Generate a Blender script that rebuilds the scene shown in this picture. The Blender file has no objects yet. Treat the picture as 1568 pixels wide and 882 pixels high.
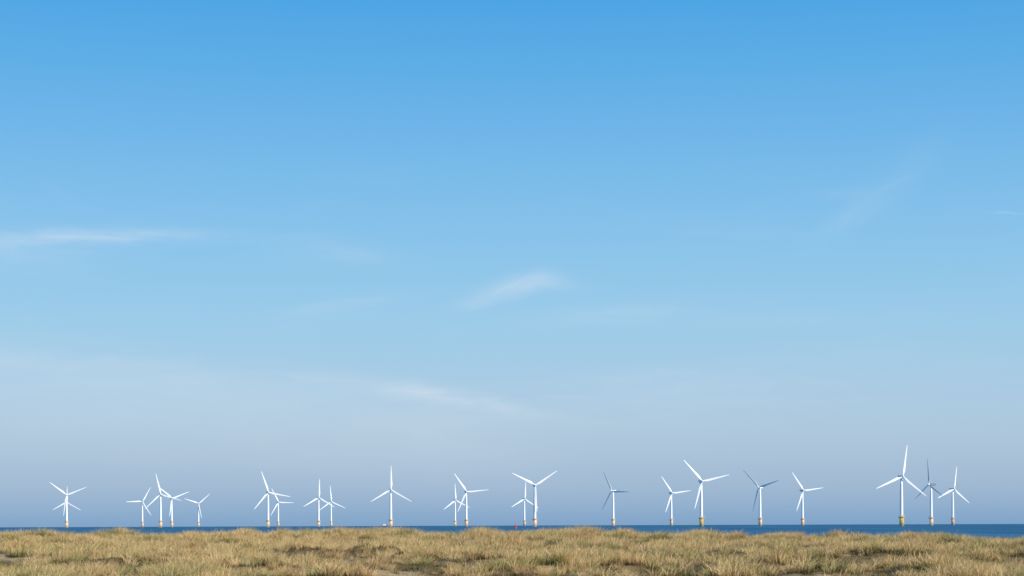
import bpy, bmesh, math, random
import numpy as np
from mathutils import Vector, Matrix

random.seed(7); rng=np.random.default_rng(11)
scene=bpy.context.scene
scene.view_settings.view_transform='Standard'
scene.view_settings.look='None'
scene.view_settings.exposure=0

F=2800.0      # focal length in units of a 1568-wide frame
EYE=5.0       # camera height above the sea
RE=6371000.0
HALF=784.0
def horizon_y(px): return 807.3-5.2*px/1568.0
def eye_y(px): return horizon_y(px)-3.5

def lin(c):
    out=[]
    for v in c:
        v/=255.0
        out.append(v/12.92 if v<=0.04045 else ((v+0.055)/1.055)**2.4)
    return out

# ------------------------------------------------------------------ camera
cam_d=bpy.data.cameras.new("camera"); cam=bpy.data.objects.new("camera",cam_d)
scene.collection.objects.link(cam); scene.camera=cam
cam.location=(0,0,EYE)
cam.rotation_euler=(math.pi/2,math.radians(0.19),0)
cam_d.sensor_width=36; cam_d.lens=36*F/1568
cam_d.shift_y=(eye_y(HALF)-441)/1568.0
cam_d.clip_start=0.1; cam_d.clip_end=60000

# ------------------------------------------------------------------ sun
SUN_AZ=math.radians(126); SUN_EL=math.radians(27)
sd=Vector((math.sin(SUN_AZ)*math.cos(SUN_EL),math.cos(SUN_AZ)*math.cos(SUN_EL),math.sin(SUN_EL)))
sl=bpy.data.lights.new("sun","SUN"); sl.energy=4.7; sl.angle=math.radians(0.5); sl.color=(1,0.94,0.84)
so=bpy.data.objects.new("sun",sl); scene.collection.objects.link(so)
so.rotation_euler=(-sd).to_track_quat('-Z','Y').to_euler(); so.location=(60,-40,80)

# ------------------------------------------------------------------ node helper
class NT:
    def __init__(s,t): s.t=t; s.n=t.nodes; s.l=t.links
    def put(s,sock,v):
        if v is None: return
        if isinstance(v,bpy.types.NodeSocket): s.l.new(v,sock)
        else: sock.default_value=v
    def m(s,op,a,b=None,c=None,clamp=False):
        n=s.n.new('ShaderNodeMath'); n.operation=op; n.use_clamp=clamp
        s.put(n.inputs[0],a); s.put(n.inputs[1],b)
        if c is not None: s.put(n.inputs[2],c)
        return n.outputs[0]
    def noise(s,vec,scale,detail=3,rough=0.5,dist=0.0,out='Fac'):
        n=s.n.new('ShaderNodeTexNoise'); s.put(n.inputs['Vector'],vec)
        n.inputs['Scale'].default_value=scale; n.inputs['Detail'].default_value=detail
        n.inputs['Roughness'].default_value=rough; n.inputs['Distortion'].default_value=dist
        return n.outputs[out]
    def comb(s,x,y,z=0.0):
        n=s.n.new('ShaderNodeCombineXYZ'); s.put(n.inputs[0],x); s.put(n.inputs[1],y); s.put(n.inputs[2],z)
        return n.outputs[0]
    def sep(s,v):
        n=s.n.new('ShaderNodeSeparateXYZ'); s.put(n.inputs[0],v); return n.outputs
    def mix(s,f,a,b,blend='MIX'):
        n=s.n.new('ShaderNodeMix'); n.data_type='RGBA'; n.blend_type=blend
        s.put(n.inputs[0],f)
        for i,v in ((6,a),(7,b)):
            if isinstance(v,(tuple,list)) and len(v)==3: v=(*v,1)
            s.put(n.inputs[i],v)
        return n.outputs[2]
    def smooth(s,v,a,b,c=0.0,d=1.0):
        n=s.n.new('ShaderNodeMapRange'); n.interpolation_type='SMOOTHSTEP'
        s.put(n.inputs[0],v)
        n.inputs[1].default_value=a; n.inputs[2].default_value=b
        n.inputs[3].default_value=c; n.inputs[4].default_value=d
        return n.outputs[0]

# ------------------------------------------------------------------ world
world=bpy.data.worlds.new("World"); scene.world=world; world.use_nodes=True
w=NT(world.node_tree); w.n.clear()
out=w.n.new('ShaderNodeOutputWorld'); bg=w.n.new('ShaderNodeBackground'); bg.inputs[1].default_value=0.1
w.l.new(bg.outputs[0],out.inputs[0])
sky=w.n.new('ShaderNodeTexSky'); sky.sky_type='NISHITA'; sky.sun_disc=False
sky.sun_elevation=SUN_EL; sky.sun_rotation=SUN_AZ; sky.air_density=1.0; sky.dust_density=0.6; sky.ozone_density=2.0
tc=w.n.new('ShaderNodeTexCoord'); D=w.sep(tc.outputs['Generated'])
U=w.m('MULTIPLY',w.m('ARCTAN2',D[0],D[1]),F)
V=w.m('MULTIPLY',w.m('ARCSINE',D[2]),F)
ramp=w.n.new('ShaderNodeValToRGB'); ramp.color_ramp.interpolation='LINEAR'
stops=[(804,(127,165,203)),(795,(133,169,206)),(780,(143,175,209)),(750,(158,185,213)),(700,(170,195,219)),(650,(173,201,224)),
 (600,(169,203,229)),(500,(156,204,234)),(400,(141,198,236)),(300,(126,191,236)),(200,(109,182,235)),(100,(91,174,233)),(0,(73,166,230))]
MAXE=0.36
els=ramp.color_ramp.elements
while len(els)>1: els.remove(els[-1])
first=True
for y,c in stops:
    e=math.atan((804-y)/F)
    p=math.sin(e)/MAXE
    el=els[0] if first else els.new(p)
    el.position=p; first=False
    el.color=(*lin(c),1)
w.l.new(w.m('DIVIDE',D[2],MAXE),ramp.inputs[0])
def vscale(vec,k):
    n=w.n.new('ShaderNodeVectorMath'); n.operation='SCALE'; w.l.new(vec,n.inputs[0]); n.inputs[3].default_value=k; return n.outputs[0]
haze=vscale(ramp.outputs[0],10.0)
hz=w.smooth(D[2],0.30,0.75,0.93,0.0)
base=w.mix(hz,sky.outputs[0],haze)
# high cirrus
def sky_uv(px,py):
    return math.atan((px-HALF)/F)*F, math.atan((eye_y(px)-py)/F*math.cos(math.atan((px-HALF)/F)))*F
nzA=w.noise(w.comb(w.m('MULTIPLY',U,0.006),w.m('MULTIPLY',V,0.014)),1.0,3)
warp=w.m('MULTIPLY',w.m('SUBTRACT',nzA,0.5),30.0)
Vw=w.m('ADD',V,warp)
def streak(ang,kx,ky,off):
    a=math.radians(ang); c,s_=math.cos(a),math.sin(a)
    A=w.m('ADD',w.m('MULTIPLY',U,c*kx),w.m('MULTIPLY',Vw,s_*kx))
    B=w.m('SUBTRACT',w.m('MULTIPLY',Vw,c*ky),w.m('MULTIPLY',U,s_*ky))
    return w.smooth(w.noise(w.comb(A,B,off),1.0,4,0.55,0.4),0.25,0.8,0.35,1.15)
def wisp(px,py,L,W,ang,st):
    u0,v0=sky_uv(px,py); a=math.radians(ang); c,s_=math.cos(a),math.sin(a)
    du=w.m('SUBTRACT',U,u0); dv=w.m('SUBTRACT',Vw,v0)
    A=w.m('MULTIPLY_ADD',dv,s_/L,w.m('MULTIPLY',du,c/L))
    B=w.m('MULTIPLY_ADD',dv,c/W,w.m('MULTIPLY',du,-s_/W))
    q=w.m('MULTIPLY_ADD',A,A,w.m('MULTIPLY',B,B))
    return w.m('MULTIPLY',w.m('EXPONENT',w.m('MULTIPLY',q,-1.0)),st)
def group(lst):
    t=None
    for a in lst:
        k=wisp(*a); t=k if t is None else w.m('ADD',t,k)
    return t
flat=[(100,366,125,13,3,.30),(230,360,120,11,2,.20),(40,388,110,30,0,.14),(510,384,90,18,-6,.13),
    (850,432,40,12,-8,.14),(540,467,90,9,8,.15),(940,482,120,15,3,.14),
    (600,594,140,14,-9,.24),(720,614,120,12,-12,.24),(1285,295,45,9,-5,.06),
    (1060,610,260,34,4,.12),(1180,490,120,14,0,.07),(250,560,240,20,-5,.12),(1000,575,180,16,5,.10),(1548,331,22,1.5,-6,.25)]
diag=[(795,438,48,14,13,.36),(735,460,50,11,14,.17),(1300,332,60,16,34,.09),(1380,272,70,26,40,.07)]
tot=w.m('ADD',w.m('MULTIPLY',group(flat),streak(0,0.011,0.06,0.0)),w.m('MULTIPLY',group(diag),streak(22,0.012,0.05,5.0)))
# broad veil, lower left, with a soft upper edge
ve=w.m('ADD',w.m('MULTIPLY',U,-0.105),190.0)
dep=w.m('SUBTRACT',ve,Vw)
veil=w.m('MULTIPLY',w.smooth(dep,-10,35),w.smooth(dep,60,190,1,0))
veil=w.m('MULTIPLY',veil,w.smooth(U,-150,150,1,0))
big0=w.noise(w.comb(w.m('MULTIPLY',U,0.0024),w.m('MULTIPLY',V,0.013)),1,4,0.6,0.4)
veil=w.m('MULTIPLY',veil,w.smooth(big0,0.25,0.7,0.07,0.17))
tot=w.m('ADD',tot,veil)
tot=w.m('ADD',tot,w.m('MULTIPLY',w.smooth(big0,0.5,0.8,0,0.06),w.m('MULTIPLY',w.smooth(V,60,300),w.smooth(V,420,600,1,0))))
tot=w.m('MINIMUM',tot,0.7)
wc=w.mix(tot,base,(7.6,8.2,8.9))
w.l.new(wc,bg.inputs[0])

# ------------------------------------------------------------------ terrain function
def vnoise(x,y,seed):
    xi=np.floor(x).astype(np.int64); yi=np.floor(y).astype(np.int64)
    fx=x-xi; fy=y-yi; fx=fx*fx*(3-2*fx); fy=fy*fy*(3-2*fy)
    def hsh(a,b):
        n=(a*374761393+b*668265263+seed*1442695041)&0xffffffff
        n=((n^(n>>13))*1274126177)&0xffffffff
        return ((n^(n>>16))&0xffff)/65535.0
    return (hsh(xi,yi)*(1-fx)+hsh(xi+1,yi)*fx)*(1-fy)+(hsh(xi,yi+1)*(1-fx)+hsh(xi+1,yi+1)*fx)*fy
def fbm(x,y,s,oct=4,seed=1):
    r=np.zeros_like(x,dtype=float); a=0.5; f=1.0/s
    for i in range(oct):
        r+=a*(vnoise(x*f+i*17.3,y*f-i*9.1,seed+i)-0.5)*2; a*=0.5; f*=2.03
    return r
def hummock(x,y): return np.clip(fbm(x,y,3.4,3,61)-0.02,0,1)
CR=180.0
sil=[(-200,817),(0,817),(100,818),(150,816),(240,816),(300,820),(340,816),(390,816),(412,826),(432,816),(460,811),(520,810),(570,811),(600,809),
(640,813),(700,818),(750,813),(850,815),(890,811),(930,816),(960,811),(1040,820),(1080,815),(1140,822),(1180,816),(1200,812),(1222,820),(1300,816),
(1340,814),(1382,826),(1410,817),(1450,814),(1500,824),(1568,823),(1800,820)]
sx=np.array([(p-HALF)/F*CR for p,_ in sil])
sz=np.array([EYE-(y-eye_y(p))*CR/F-0.67 for p,y in sil])
def H(x,y):
    x=np.asarray(x,float); y=np.asarray(y,float)
    crest=np.interp(x,sx,sz)
    cw=np.clip((y-148)/28,0,1); cw=cw*cw*(3-2*cw)
    low=np.interp(y,[-400,0,55,90,115,145,170,195],[3.3,3.3,2.5,2.20,2.58,2.86,2.92,2.92])
    z=low*(1-cw)+crest*cw
    fall=np.clip((y-190)/145,0,1)
    z=z-fall*6.0
    z=np.maximum(z,-4)
    amp=np.interp(y,[0,60,90,140,165,200,300],[0.1,0.3,0.46,0.44,0.08,0.2,0.05])
    z=z+amp*fbm(x,y,13,4,5)*1.35+amp*0.6*np.abs(fbm(x,y,5,3,25))
    z=z+hummock(x,y)*np.interp(y,[0,70,90,150,200,260],[0,0.4,0.85,0.75,0.6,0])
    return z
def ray_ground(px,py,dmin=70):
    for d in np.arange(dmin,200,0.25):
        x=(px-HALF)/F*d; z=EYE-(py-eye_y(px))/F*d
        if float(H(x,d))>=z: return x,d,float(H(x,d))
    return x,d,float(H(x,d))

def new_mat(name):
    m=bpy.data.materials.new(name); m.use_nodes=True; t=NT(m.node_tree)
    return m,t,m.node_tree.nodes['Principled BSDF']

# ground material
gm,g,gb=new_mat("dune_ground")
geo=g.n.new('ShaderNodeNewGeometry'); P=geo.outputs['Position']
n1=g.noise(P,0.16,5,0.6); n2=g.noise(P,1.3,6,0.65); n3=g.noise(P,9,4,0.6)
sand=g.mix(n3,(0.36,0.26,0.15),(0.50,0.38,0.23))
thatch=g.mix(n2,(0.15,0.10,0.04),(0.36,0.26,0.115))
moss=g.mix(n3,(0.06,0.045,0.02),(0.17,0.115,0.05))
c=g.mix(g.smooth(n1,0.46,0.60),moss,thatch)
att=g.n.new('ShaderNodeAttribute'); att.attribute_name='sand'
c=g.mix(g.m('MINIMUM',g.m('MULTIPLY',att.outputs['Fac'],g.smooth(n2,0.35,0.6)),1.0),c,sand)
yy=g.sep(P)
c=g.mix(g.smooth(yy[1],205,225),c,sand)
g.l.new(c,gb.inputs['Base Color']); gb.inputs['Roughness'].default_value=0.95
bp=g.n.new('ShaderNodeBump'); bp.inputs['Strength'].default_value=0.7; bp.inputs['Distance'].default_value=0.15
g.l.new(n2,bp.inputs['Height']); g.l.new(bp.outputs[0],gb.inputs['Normal'])

def baremask(x,y):
    s=np.clip((fbm(x,y,11,3,77)-0.07)/0.12,0,1)
    return s*np.interp(y,[60,85,120,150],[0.9,1,0.8,0.0])
extra=[(60,858,2.6,1.4),(255,858,1.8,1.4),(600,876,1.8,1.5),(1170,850,1.4,1.2)]
spots=[]
for px,py,rx,ry in extra:
    x,d,z=ray_ground(px,py); spots.append((x,d,rx,ry*1.6))
def sandfull(x,y):
    s=np.clip((fbm(x,y,9,3,177)-0.42)/0.1,0,1)*np.interp(y,[60,85,120,150],[0.5,0.6,0.4,0.0])
    wob=fbm(x,y,2.5,3,9)*0.9
    for a,b,rx,ry in spots:
        q=((x-a)/rx)**2+((y-b)/ry)**2+wob
        s=np.maximum(s,np.clip((1.3-q)/0.9,0,0.9))
    return s

xs=np.unique(np.concatenate([np.linspace(-1600,-90,30),np.arange(-90,90.1,0.5),np.linspace(90,1600,30)]))
ys=np.unique(np.concatenate([np.linspace(-400,50,24),np.arange(50,215,0.5),np.linspace(215,420,40)]))
X,Y=np.meshgrid(xs,ys); Z=H(X,Y)
nx,ny=len(xs),len(ys)
co=np.stack([X.ravel(),Y.ravel(),Z.ravel()],1).astype(np.float32)
i=np.arange(nx*ny).reshape(ny,nx)
fc=np.stack([i[:-1,:-1].ravel(),i[:-1,1:].ravel(),i[1:,1:].ravel(),i[1:,:-1].ravel()],1)
def np_mesh(name,co,fc):
    me=bpy.data.meshes.new(name)
    me.vertices.add(len(co)); me.vertices.foreach_set('co',co.astype(np.float32).ravel())
    k=fc.shape[1]
    me.loops.add(fc.size); me.loops.foreach_set('vertex_index',fc.astype(np.int32).ravel())
    me.polygons.add(len(fc)); me.polygons.foreach_set('loop_start',(np.arange(len(fc))*k).astype(np.int32))
    me.update(calc_edges=True); me.validate()
    return me
me=np_mesh("dune_ground",co,fc)
at=me.attributes.new('sand','FLOAT','POINT'); at.data.foreach_set('value',sandfull(X.ravel(),Y.ravel()).astype(np.float32))
me.polygons.foreach_set('use_smooth',[True]*len(me.polygons))
me.materials.append(gm)
scene.collection.objects.link(bpy.data.objects.new("dune_ground",me))

# ------------------------------------------------------------------ sea (curved with the Earth)
sm,s,sb=new_mat("sea_water"); s.n.remove(sb)
geo=s.n.new('ShaderNodeNewGeometry'); P=geo.outputs['Position']; sp=s.sep(P)
pv=s.comb(s.m('MULTIPLY',sp[0],0.012),s.m('MULTIPLY',sp[1],0.0022))
a=s.noise(pv,1,6,0.7); b=s.noise(P,0.12,4,0.6)
col=s.mix(s.smooth(a,0.35,0.68),(0.017,0.108,0.225),(0.040,0.175,0.32))
dist=s.m('SQRT',s.m('ADD',s.m('POWER',sp[0],2.0),s.m('POWER',sp[1],2.0)))
col=s.mix(s.smooth(dist,1200,6500,0,0.4),col,(0.032,0.14,0.26))
bp=s.n.new('ShaderNodeBump'); bp.inputs['Strength'].default_value=0.6; bp.inputs['Distance'].default_value=1.0; s.l.new(b,bp.inputs['Height'])
df=s.n.new('ShaderNodeBsdfDiffuse'); s.l.new(col,df.inputs[0]); s.l.new(bp.outputs[0],df.inputs['Normal'])
gl=s.n.new('ShaderNodeBsdfGlossy'); gl.inputs['Roughness'].default_value=0.35; gl.inputs[0].default_value=(0.8,0.9,1,1); s.l.new(bp.outputs[0],gl.inputs['Normal'])
mx=s.n.new('ShaderNodeMixShader'); mx.inputs[0].default_value=0.10
s.l.new(df.outputs[0],mx.inputs[1]); s.l.new(gl.outputs[0],mx.inputs[2]); s.l.new(mx.outputs[0],s.n['Material Output'].inputs[0])
rs=np.geomspace(150,24000,160); th=np.radians(np.linspace(-88,88,177))
R,T=np.meshgrid(rs,th,indexing='ij')
co=np.stack([(R*np.sin(T)).ravel(),(R*np.cos(T)).ravel(),(-R*R/(2*RE)).ravel()],1)
i=np.arange(R.size).reshape(R.shape)
fc=np.stack([i[:-1,:-1].ravel(),i[1:,:-1].ravel(),i[1:,1:].ravel(),i[:-1,1:].ravel()],1)
me=np_mesh("sea",co,fc[:,::-1]); me.materials.append(sm); me.polygons.foreach_set('use_smooth',[True]*len(me.polygons))
scene.collection.objects.link(bpy.data.objects.new("sea",me))

# ------------------------------------------------------------------ simple mats
def paint(name,col,rough=0.45,var=0.08,scale=0.6,dark=None):
    m,t,b=new_mat(name)
    tcn=t.n.new('ShaderNodeTexCoord'); n=t.noise(tcn.outputs['Object'],scale,4,0.6)
    lo=tuple(v*(1-var) for v in col)
    c=t.mix(n,lo,col)
    if dark:
        z=t.sep(tcn.outputs['Object'])[2]
        zz=t.m('ADD',z,t.m('MULTIPLY',n,3.0))
        c=t.mix(t.smooth(zz,2.0,5.0,1,0),c,dark)
    t.l.new(c,b.inputs['Base Color']); b.inputs['Roughness'].default_value=rough
    return m
white=paint("white_paint",(0.88,0.88,0.88),0.4,0.04)
grey=paint("grey_paint",(0.34,0.37,0.42),0.5,0.1)
shadegrey=paint("shaded_nacelle_paint",(0.16,0.19,0.25),0.5,0.1)  # shade on one side-on nacelle, put into its colour
yellow=paint("yellow_paint",(0.88,0.60,0.16),0.5,0.14,0.8,(0.72,0.50,0.20))
orange=paint("hazed_orange_paint",(0.86,0.60,0.38),0.55,0.12,0.8,(0.68,0.50,0.38))  # pale pinkish tint puts distance haze into the foundation colour
steel=paint("galvanised_steel",(0.55,0.48,0.40),0.5,0.15)
red=paint("red_paint",(0.80,0.03,0.02),0.45,0.1)
navy=paint("navy_paint",(0.03,0.06,0.15),0.4,0.1)
glassm=paint("dark_glass",(0.03,0.04,0.05),0.1,0.1)

# ------------------------------------------------------------------ mesh builders
def add_ring_loft(bm,rings,mi=0,caps=True,smooth=True):
    vs=[[bm.verts.new(p) for p in r] for r in rings]
    n=len(vs[0])
    for a,b in zip(vs[:-1],vs[1:]):
        for k in range(n):
            f=bm.faces.new((a[k],a[(k+1)%n],b[(k+1)%n],b[k])); f.material_index=mi; f.smooth=smooth
    if caps:
        f=bm.faces.new(vs[0][::-1]); f.material_index=mi
        f=bm.faces.new(vs[-1]); f.material_index=mi
def lathe(bm,prof,seg=24,mi=0,cx=0,cy=0):
    add_ring_loft(bm,[[(cx+r*math.cos(2*math.pi*k/seg),cy+r*math.sin(2*math.pi*k/seg),z) for k in range(seg)] for r,z in prof],mi)
def tube(bm,p,q,r,mi=0,seg=8):
    p=Vector(p);q=Vector(q); d=(q-p).normalized(); u=d.orthogonal().normalized(); v=d.cross(u)
    add_ring_loft(bm,[[tuple(c+u*r*math.cos(2*math.pi*k/seg)+v*r*math.sin(2*math.pi*k/seg)) for k in range(seg)] for c in (p,q)],mi)
def box(bm,lo,hi,mi=0,bev=0.0):
    r=bmesh.ops.create_cube(bm,size=1)
    for v in r['verts']:
        for k in range(3): v.co[k]=lo[k]+(v.co[k]+0.5)*(hi[k]-lo[k])
    fs=set(f for v in r['verts'] for f in v.link_faces)
    for f in fs: f.material_index=mi
    if bev:
        es=list(set(e for f in fs for e in f.edges))
        bmesh.ops.bevel(bm,geom=es,offset=bev,segments=2,affect='EDGES',profile=0.5)
def finish(bm,name,mats):
    bmesh.ops.recalc_face_normals(bm,faces=bm.faces)
    me=bpy.data.meshes.new(name); bm.to_mesh(me); bm.free()
    for m in mats: me.materials.append(m)
    return me

HUB=62.0
bm=bmesh.new()
lathe(bm,[(2.15,12.2),(2.15,13),(2.05,25),(1.9,40),(1.55,52),(1.25,HUB-2.0)],28)
lathe(bm,[(1.35,HUB-2.3),(1.35,HUB-1.8)],28)
lathe(bm,[(2.12,24.8),(2.12,25.0)],28)
box(bm,(-0.5,-2.22,12.6),(0.5,-2.0,14.8),1,0.05)
tower=finish(bm,"tower",[white,grey])
def foundation(mat):
    bm=bmesh.new()
    lathe(bm,[(2.3,-4),(2.3,2.0),(2.6,2.1),(2.6,11.4)],28)
    lathe(bm,[(3.1,11.3),(4.2,11.7),(4.2,12.0)],28)
    for zz in (12.7,13.3):
        for k in range(24):
            a0=2*math.pi*k/24;a1=2*math.pi*(k+1)/24
            tube(bm,(4.1*math.cos(a0),4.1*math.sin(a0),zz),(4.1*math.cos(a1),4.1*math.sin(a1),zz),0.06,0,6)
    for k in range(12):
        a0=2*math.pi*k/12
        tube(bm,(4.1*math.cos(a0),4.1*math.sin(a0),11.95),(4.1*math.cos(a0),4.1*math.sin(a0),13.3),0.06,0,6)
        tube(bm,(2.5*math.cos(a0),2.5*math.sin(a0),9.6),(4.0*math.cos(a0),4.0*math.sin(a0),11.5),0.1,0,6)
    for xx in (-0.9,0.9):
        tube(bm,(xx,-3.7,-2),(xx,-3.7,8.2),0.2,0)
        for zz in (0.8,4.2,8.0): tube(bm,(xx,-3.7,zz),(xx*0.9,-2.3,zz),0.14,0)
    for xx in (-0.3,0.3): tube(bm,(xx,-3.2,-1),(xx,-3.2,12),0.07,1)
    for k in range(30): tube(bm,(-0.3,-3.2,-0.5+k*0.4),(0.3,-3.2,-0.5+k*0.4),0.04,1,6)
    tube(bm,(2.9,0.5,-3),(2.9,0.5,11.4),0.2,0)
    tube(bm,(3.3,-1.8,12),(3.3,-1.8,14.6),0.14,0); tube(bm,(3.3,-1.8,14.6),(5.0,-2.6,15.1),0.1,0)
    return finish(bm,"foundation",[mat,steel])
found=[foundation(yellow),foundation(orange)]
def rr(y,wx,h0,h1,r=0.5):
    pts=[]
    for cx,cz,a0 in ((wx-r,h1-r,0),(-wx+r,h1-r,90),(-wx+r,h0+r,180),(wx-r,h0+r,270)):
        for k in range(4):
            a=math.radians(a0+30*k); pts.append((cx+r*math.cos(a),y,cz+r*math.sin(a)))
    return pts
def nacelle(mat):
    bm=bmesh.new()
    add_ring_loft(bm,[rr(-3.0,1.25,-1.3,1.3),rr(-2.3,1.7,-1.8,1.8),rr(1,1.75,-1.95,2.0),rr(5.5,1.75,-1.7,2.0),rr(7.3,1.5,-0.9,1.9)],0)
    box(bm,(-1.2,3.4,2.0),(1.2,5.4,2.55),1,0.1)
    tube(bm,(-0.8,6.2,1.8),(-0.8,6.2,3.8),0.06,1,6); tube(bm,(0.8,6.2,1.8),(0.8,6.2,3.8),0.06,1,6); tube(bm,(-0.8,6.2,3.6),(0.8,6.2,3.6),0.06,1,6)
    return finish(bm,"nacelle",[mat,grey])
nac=nacelle(white); nac_shaded=nacelle(shadegrey)
bm=bmesh.new()
def yr(y,r,seg=20): return [(r*math.cos(2*math.pi*k/seg),y,r*math.sin(2*math.pi*k/seg)) for k in range(seg)]
add_ring_loft(bm,[yr(1.35,1.35),yr(0.9,1.6),yr(-0.6,1.55),yr(-1.4,1.2),yr(-1.9,0.7),yr(-2.1,0.15)],0)
secs=[(1.0,1.7,1.7,0,0),(2.6,1.7,1.6,0,0),(5,2.5,1.1,14,0.15),(8,3.5,0.75,13,0.35),(12,3.15,0.6,10,0.3),(18,2.55,0.45,7,0.22),(25,2.0,0.32,4,0.15),(32,1.45,0.2,2,0.08),(37,1.0,0.14,0,0),(39.3,0.6,0.08,0,-0.05),(40.0,0.15,0.04,0,-0.1)]
for bi in range(3):
    rings=[]
    for r,ch,tk,tw,off in secs:
        t=math.radians(tw+4); ring=[]
        for k in range(14):
            a=2*math.pi*k/14
            x=math.cos(a)*ch/2; y=math.sin(a)*tk/2*(1.0 if r<3 else (0.55+0.45*math.cos(a)))
            x+=off*ch*0.6
            X2=x*math.cos(t)-y*math.sin(t); Y2=x*math.sin(t)+y*math.cos(t)
            ring.append((X2,Y2-0.0006*r*r,r))
        rings.append(ring)
    M=Matrix.Rotation(math.radians(120*bi),3,'Y')
    add_ring_loft(bm,[[tuple(M@Vector(p)) for p in rg] for rg in rings],0)
rotor=finish(bm,"rotor",[white])
def child(me,name,par,loc=(0,0,0),rot=(0,0,0)):
    o=bpy.data.objects.new(name,me); scene.collection.objects.link(o); o.parent=par; o.location=loc; o.rotation_euler=rot; return o
# hub x, hub y, height px, phase, yaw, foundation kind
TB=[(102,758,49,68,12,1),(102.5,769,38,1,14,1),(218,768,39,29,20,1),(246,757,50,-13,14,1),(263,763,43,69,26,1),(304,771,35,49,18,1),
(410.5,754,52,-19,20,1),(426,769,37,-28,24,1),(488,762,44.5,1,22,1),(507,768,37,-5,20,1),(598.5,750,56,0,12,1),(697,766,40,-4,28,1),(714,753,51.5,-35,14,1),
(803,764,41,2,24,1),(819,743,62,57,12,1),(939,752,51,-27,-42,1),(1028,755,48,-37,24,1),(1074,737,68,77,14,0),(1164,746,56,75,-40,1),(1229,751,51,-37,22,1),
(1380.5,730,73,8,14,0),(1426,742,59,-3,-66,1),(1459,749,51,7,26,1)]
for px,hy,hp,ph,yaw,fk in TB:
    d=HUB*F/hp
    x=(px-HALF)/F*d
    zb=-(d*d+x*x)/(2*RE)
    for _ in range(6):
        zh=EYE+(eye_y(px)-hy)/F*d
        d+= (zh-(zb+HUB))*(-F/ max(1,(eye_y(px)-hy)))*0.5
        x=(px-HALF)/F*d; zb=-(d*d+x*x)/(2*RE)
    e=bpy.data.objects.new("wind_turbine",None); scene.collection.objects.link(e)
    e.empty_display_size=5; e.location=(x,d,zb); e.rotation_euler=(0,0,math.radians(random.uniform(-25,25)))
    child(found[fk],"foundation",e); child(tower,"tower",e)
    ya=math.radians(yaw)-e.rotation_euler[2]
    nn=child(nac_shaded if yaw==-66 else nac,"nacelle",e,(0,0,HUB),(0,0,ya))
    R0=Matrix.Rotation(ya,4,'Z')@Matrix.Translation((0,-4.4,0))@Matrix.Rotation(math.radians(ph),4,'Y')
    r=child(rotor,"rotor",e); r.matrix_basis=Matrix.Translation((0,0,HUB))@R0

# ------------------------------------------------------------------ buoy, boat
def sea_pos(px,d): 
    x=(px-HALF)/F*d; return (x,d,-(x*x+d*d)/(2*RE))
bm=bmesh.new()
lathe(bm,[(0.9,-1.0),(1.6,-0.3),(1.7,0.6),(1.5,0.9)],20,0)
for k in range(4):
    a=math.pi/4+math.pi/2*k
    tube(bm,(1.1*math.cos(a),1.1*math.sin(a),0.9),(0.45*math.cos(a),0.45*math.sin(a),3.6),0.1,0)
for zz,rad in ((1.8,0.9),(2.8,0.68)):
    for k in range(4):
        a=math.pi/4+math.pi/2*k;b=a+math.pi/2
        tube(bm,(rad*math.cos(a),rad*math.sin(a),zz),(rad*math.cos(b),rad*math.sin(b),zz),0.07,0)
lathe(bm,[(0.95,1.5),(0.6,3.4)],12,0); lathe(bm,[(0.6,3.6),(0.6,3.8)],16,0); lathe(bm,[(0.18,3.8),(0.2,4.3),(0.05,4.5)],10,1)
lathe(bm,[(0.4,4.5),(0.4,5.2)],12,0)
o=bpy.data.objects.new("navigation_buoy",finish(bm,"navigation_buoy",[red,steel])); scene.collection.objects.link(o); o.location=sea_pos(789.5,1900)

bm=bmesh.new()
rings=[]
for x,wd,zt in ((-9,2.6,1.7),(-4,2.8,1.7),(3,2.8,1.9),(7,2.0,2.3),(9.5,0.25,2.8)):
    rings.append([(x,wd,zt),(x,wd*0.8,-0.6),(x,-wd*0.8,-0.6),(x,-wd,zt)])
add_ring_loft(bm,rings,0,True,False)
box(bm,(-3,-2.1,1.85),(4.5,2.1,4.4),1,0.15); box(bm,(-1.2,-1.7,4.4),(3.4,1.7,6.4),1,0.15)
box(bm,(-0.8,-1.73,5.2),(3.43,1.73,6.0),2); tube(bm,(0,0,6.4),(0,0,10),0.1,1); tube(bm,(-1.2,0,8.6),(1.2,0,8.6),0.08,1)
tube(bm,(-9,2.4,2.7),(-3,2.4,2.7),0.06,1);tube(bm,(-9,-2.4,2.7),(-3,-2.4,2.7),0.06,1)
o=bpy.data.objects.new("crew_boat",finish(bm,"crew_boat",[navy,white,glassm])); scene.collection.objects.link(o); o.location=sea_pos(588,4300); o.rotation_euler=(0,0,0.2)

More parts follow.
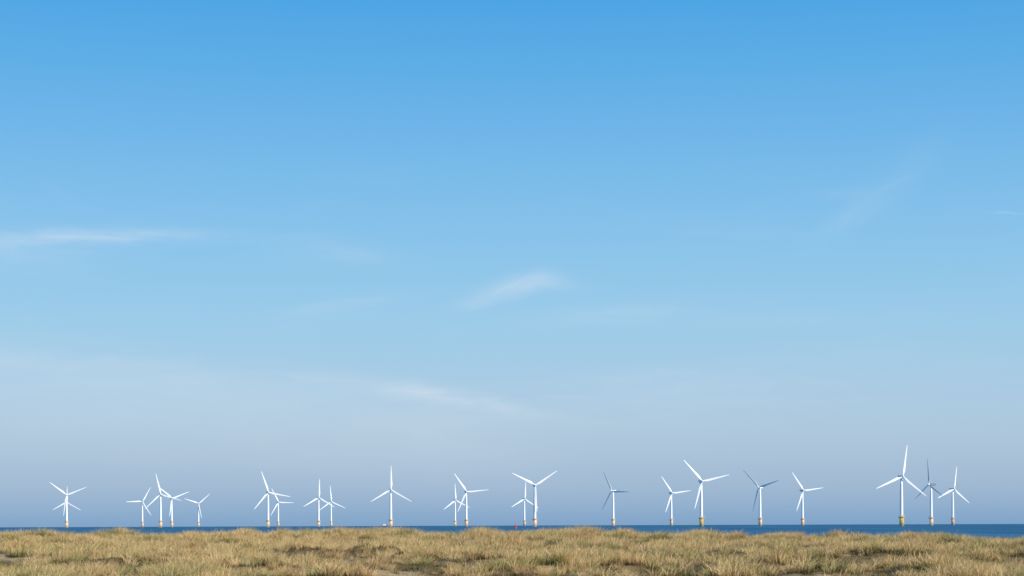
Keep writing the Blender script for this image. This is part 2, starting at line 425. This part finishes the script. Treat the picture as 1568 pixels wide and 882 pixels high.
# ------------------------------------------------------------------ grass
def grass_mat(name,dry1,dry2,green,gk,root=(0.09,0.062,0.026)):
    m,t,b=new_mat(name); t.n.remove(b)
    geo=t.n.new('ShaderNodeNewGeometry'); P=geo.outputs['Position']; px=t.sep(P)
    oi=t.n.new('ShaderNodeObjectInfo')
    at=t.n.new('ShaderNodeAttribute'); at.attribute_name='tip'
    c=t.mix(oi.outputs['Random'],dry1,dry2)
    nz=t.noise(P,0.24,3,0.6)
    c=t.mix(t.smooth(nz,0.34,0.47,0.6,0),c,tuple(v*k for v,k in zip(dry2,(0.62,0.56,0.62))))
    gf=t.m('ADD',t.smooth(nz,0.48,0.60,0,0.95),t.smooth(px[0],28,56,0,0.65))
    gf=t.m('ADD',gf,t.smooth(t.m('FRACT',t.m('MULTIPLY',oi.outputs['Random'],7.31)),0.6,1.0,0,0.4))
    gf=t.m('MULTIPLY',gf,gk)
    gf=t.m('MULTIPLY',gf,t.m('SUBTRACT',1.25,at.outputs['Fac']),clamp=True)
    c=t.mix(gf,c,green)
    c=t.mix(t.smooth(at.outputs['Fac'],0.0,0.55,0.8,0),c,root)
    d=t.n.new('ShaderNodeBsdfDiffuse'); tr=t.n.new('ShaderNodeBsdfTranslucent'); mx=t.n.new('ShaderNodeMixShader'); mx.inputs[0].default_value=0.2
    t.l.new(c,d.inputs[0]); t.l.new(c,tr.inputs[0]); t.l.new(d.outputs[0],mx.inputs[1]); t.l.new(tr.outputs[0],mx.inputs[2])
    t.l.new(mx.outputs[0],t.n['Material Output'].inputs[0])
    return m
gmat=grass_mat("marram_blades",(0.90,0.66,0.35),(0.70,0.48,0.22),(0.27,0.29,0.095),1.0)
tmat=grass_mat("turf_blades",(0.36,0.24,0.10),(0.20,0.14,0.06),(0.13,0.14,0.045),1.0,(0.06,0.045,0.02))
def tuft(name,nb,hmin,hmax,rad,wid,lean,mat,r):
    co=[];fc=[];tip=[]
    for _ in range(nb):
        a=r.uniform(0,2*math.pi); q=rad*math.sqrt(r.uniform(0,1)); bx,by=q*math.cos(a),q*math.sin(a)
        L=r.uniform(hmin,hmax); dirn=a+r.normal(0,0.6); sp=abs(r.normal(0.25,0.22))+0.25*q/rad
        dx,dy=math.cos(dirn)*sp+lean,math.sin(dirn)*sp
        fa=r.uniform(0,math.pi); wx,wy=math.cos(fa),math.sin(fa); w0=wid*r.uniform(.7,1.3)
        b0=len(co)
        for k,t in enumerate((0,0.5,1.0)):
            cx=bx+dx*L*t**1.8; cy=by+dy*L*t**1.8; cz=L*(t-0.28*(sp+0.2)*t*t*t)-0.05
            ww=w0*(1-t*0.85)
            co.append((cx-wx*ww,cy-wy*ww,cz)); co.append((cx+wx*ww,cy+wy*ww,cz)); tip+= [t,t]
        for k in range(2): fc.append((b0+2*k,b0+2*k+1,b0+2*k+3,b0+2*k+2))
    me=np_mesh(name,np.array(co),np.array(fc))
    at=me.attributes.new('tip','FLOAT','POINT'); at.data.foreach_set('value',np.array(tip,np.float32))
    me.materials.append(mat); return me
def scatter(name,pts,rotz,tilt,scl,meshes):
    me=bpy.data.meshes.new(name); me.vertices.add(len(pts)); me.vertices.foreach_set('co',pts.astype(np.float32).ravel())
    a=me.attributes.new('rot','FLOAT_VECTOR','POINT')
    a.data.foreach_set('vector',np.stack([tilt[:,0],tilt[:,1],rotz],1).astype(np.float32).ravel())
    a=me.attributes.new('scl','FLOAT_VECTOR','POINT'); a.data.foreach_set('vector',scl.astype(np.float32).ravel())
    ob=bpy.data.objects.new(name,me); scene.collection.objects.link(ob)
    col=bpy.data.collections.new(name+"_tufts")
    for k,m in enumerate(meshes):
        o=bpy.data.objects.new("tuft_%d"%(k+1),m); col.objects.link(o); o.parent=ob
    ng=bpy.data.node_groups.new(name,'GeometryNodeTree')
    ng.interface.new_socket('Geometry',in_out='INPUT',socket_type='NodeSocketGeometry')
    ng.interface.new_socket('Geometry',in_out='OUTPUT',socket_type='NodeSocketGeometry')
    n=ng.nodes; l=ng.links
    gi=n.new('NodeGroupInput'); go=n.new('NodeGroupOutput'); ip=n.new('GeometryNodeInstanceOnPoints')
    ci=n.new('GeometryNodeCollectionInfo'); ci.inputs['Collection'].default_value=col
    ci.inputs['Separate Children'].default_value=True; ci.inputs['Reset Children'].default_value=True
    l.new(gi.outputs[0],ip.inputs['Points']); l.new(ci.outputs[0],ip.inputs['Instance']); ip.inputs['Pick Instance'].default_value=True
    ra=n.new('GeometryNodeInputNamedAttribute'); ra.data_type='FLOAT_VECTOR'; ra.inputs['Name'].default_value='rot'
    er=n.new('FunctionNodeEulerToRotation'); l.new(ra.outputs['Attribute'],er.inputs[0]); l.new(er.outputs[0],ip.inputs['Rotation'])
    sa=n.new('GeometryNodeInputNamedAttribute'); sa.data_type='FLOAT_VECTOR'; sa.inputs['Name'].default_value='scl'
    l.new(sa.outputs['Attribute'],ip.inputs['Scale'])
    rv=n.new('FunctionNodeRandomValue'); rv.data_type='INT'
    for sck in rv.inputs:
        if sck.name=='Max' and sck.type=='INT': sck.default_value=len(meshes)-1
        if sck.name=='Min' and sck.type=='INT': sck.default_value=0
    io=[o for o in rv.outputs if o.type=='INT'][0]
    l.new(io,ip.inputs['Instance Index'])
    l.new(ip.outputs[0],go.inputs[0])
    md=ob.modifiers.new("scatter",'NODES'); md.node_group=ng
    return ob
def samp(n,y0,y1,ang=0.32):
    y=np.sqrt(rng.uniform(y0*y0,y1*y1,n)); x=rng.uniform(-1,1,n)*ang*y
    return x,y
x,y=samp(33000,74,194)
clump=fbm(x,y,2.6,3,60); patch=fbm(x,y,13,3,90)
hum=hummock(x,y)
dens=np.interp(y,[70,88,100,125,150,175],[0.10,0.17,0.32,0.50,0.66,0.82])+patch*0.7+clump*1.1+hum*1.4
dens*= (1-0.93*sandfull(x,y))*(1-0.88*baremask(x,y))
keep=rng.uniform(0,1,len(x))<np.clip(dens,0.03,1)*0.9
x=x[keep];y=y[keep];clump=clump[keep];hum=hum[keep]
z=H(x,y)
hs=np.clip(0.64+clump*1.0+hum*0.9+fbm(x,y,7,2,33)*0.35+rng.normal(0,0.16,len(x)),0.3,1.55)
hs*=np.interp(y,[70,100,160,185],[0.85,0.9,0.9,0.9])
pts=np.stack([x,y,z],1)
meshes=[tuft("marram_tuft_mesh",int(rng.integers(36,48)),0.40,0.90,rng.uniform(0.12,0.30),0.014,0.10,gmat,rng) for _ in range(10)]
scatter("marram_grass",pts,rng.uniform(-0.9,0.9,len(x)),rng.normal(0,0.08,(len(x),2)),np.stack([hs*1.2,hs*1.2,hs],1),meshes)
x,y=samp(11000,74,145)
k=rng.uniform(0,1,len(x))<np.clip(0.8-0.9*sandfull(x,y)+fbm(x,y,5,3,12)*0.8,0,1); x=x[k];y=y[k]
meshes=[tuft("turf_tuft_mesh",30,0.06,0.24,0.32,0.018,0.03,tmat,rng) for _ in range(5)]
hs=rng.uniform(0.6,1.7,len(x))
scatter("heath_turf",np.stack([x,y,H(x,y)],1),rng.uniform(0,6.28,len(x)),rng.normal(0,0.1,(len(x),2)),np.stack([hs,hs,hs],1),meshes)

# ------------------------------------------------------------------ low green bushes
bmat=grass_mat("bush_leaves",(0.16,0.19,0.05),(0.10,0.13,0.03),(0.07,0.11,0.03),1.0)
stem=paint("bush_stem",(0.16,0.11,0.07),0.9)
for px,py,wm,hm in ((1471,864,0.62,0.62),(1392,861,0.30,0.32),(1255,872,0.30,0.32),(1366,864,0.24,0.27)):
    bx,by,bz=ray_ground(px,py)
    co=[];fc=[];tip=[];mi=[]
    lobes=[(rng.uniform(-.6,.6)*wm,rng.uniform(-.6,.6)*wm,hm*rng.uniform(.35,.75),wm*rng.uniform(.3,.5)) for _ in range(9)]
    for lx,ly,lz,lr in lobes:
        for _ in range(170):
            v=rng.normal(0,1,3); v/=np.linalg.norm(v); rr_=lr*rng.uniform(.55,1.1)
            c=np.array([lx,ly,lz])+v*rr_*np.array([1,1,.8]); c[2]=max(c[2],0.02)
            u=rng.normal(0,1,3); u/=np.linalg.norm(u); q=np.cross(u,v); q/=np.linalg.norm(q)+1e-6
            s1=rng.uniform(.03,.05); b0=len(co)
            co+= [c-u*s1, c+q*s1*.4, c+u*s1, c-q*s1*.4]; fc.append((b0,b0+1,b0+2,b0+3)); t=min(1,c[2]/hm); tip+=[t]*4; mi.append(0)
        for off in ((.015,0,0),(0,.015,0)):
            b0=len(co); o_=np.array(off)
            co+=[-o_,o_,np.array([lx,ly,lz])+o_*.4,np.array([lx,ly,lz])-o_*.4]; fc.append((b0,b0+1,b0+2,b0+3)); tip+=[.3]*4; mi.append(1)
    me=np_mesh("gorse_bush",np.array(co),np.array(fc))
    at=me.attributes.new('tip','FLOAT','POINT'); at.data.foreach_set('value',np.array(tip,np.float32))
    me.materials.append(bmat); me.materials.append(stem); me.polygons.foreach_set('material_index',mi)
    o=bpy.data.objects.new("gorse_bush",me); scene.collection.objects.link(o); o.location=(bx,by,bz-0.02)
print("points",len(pts))
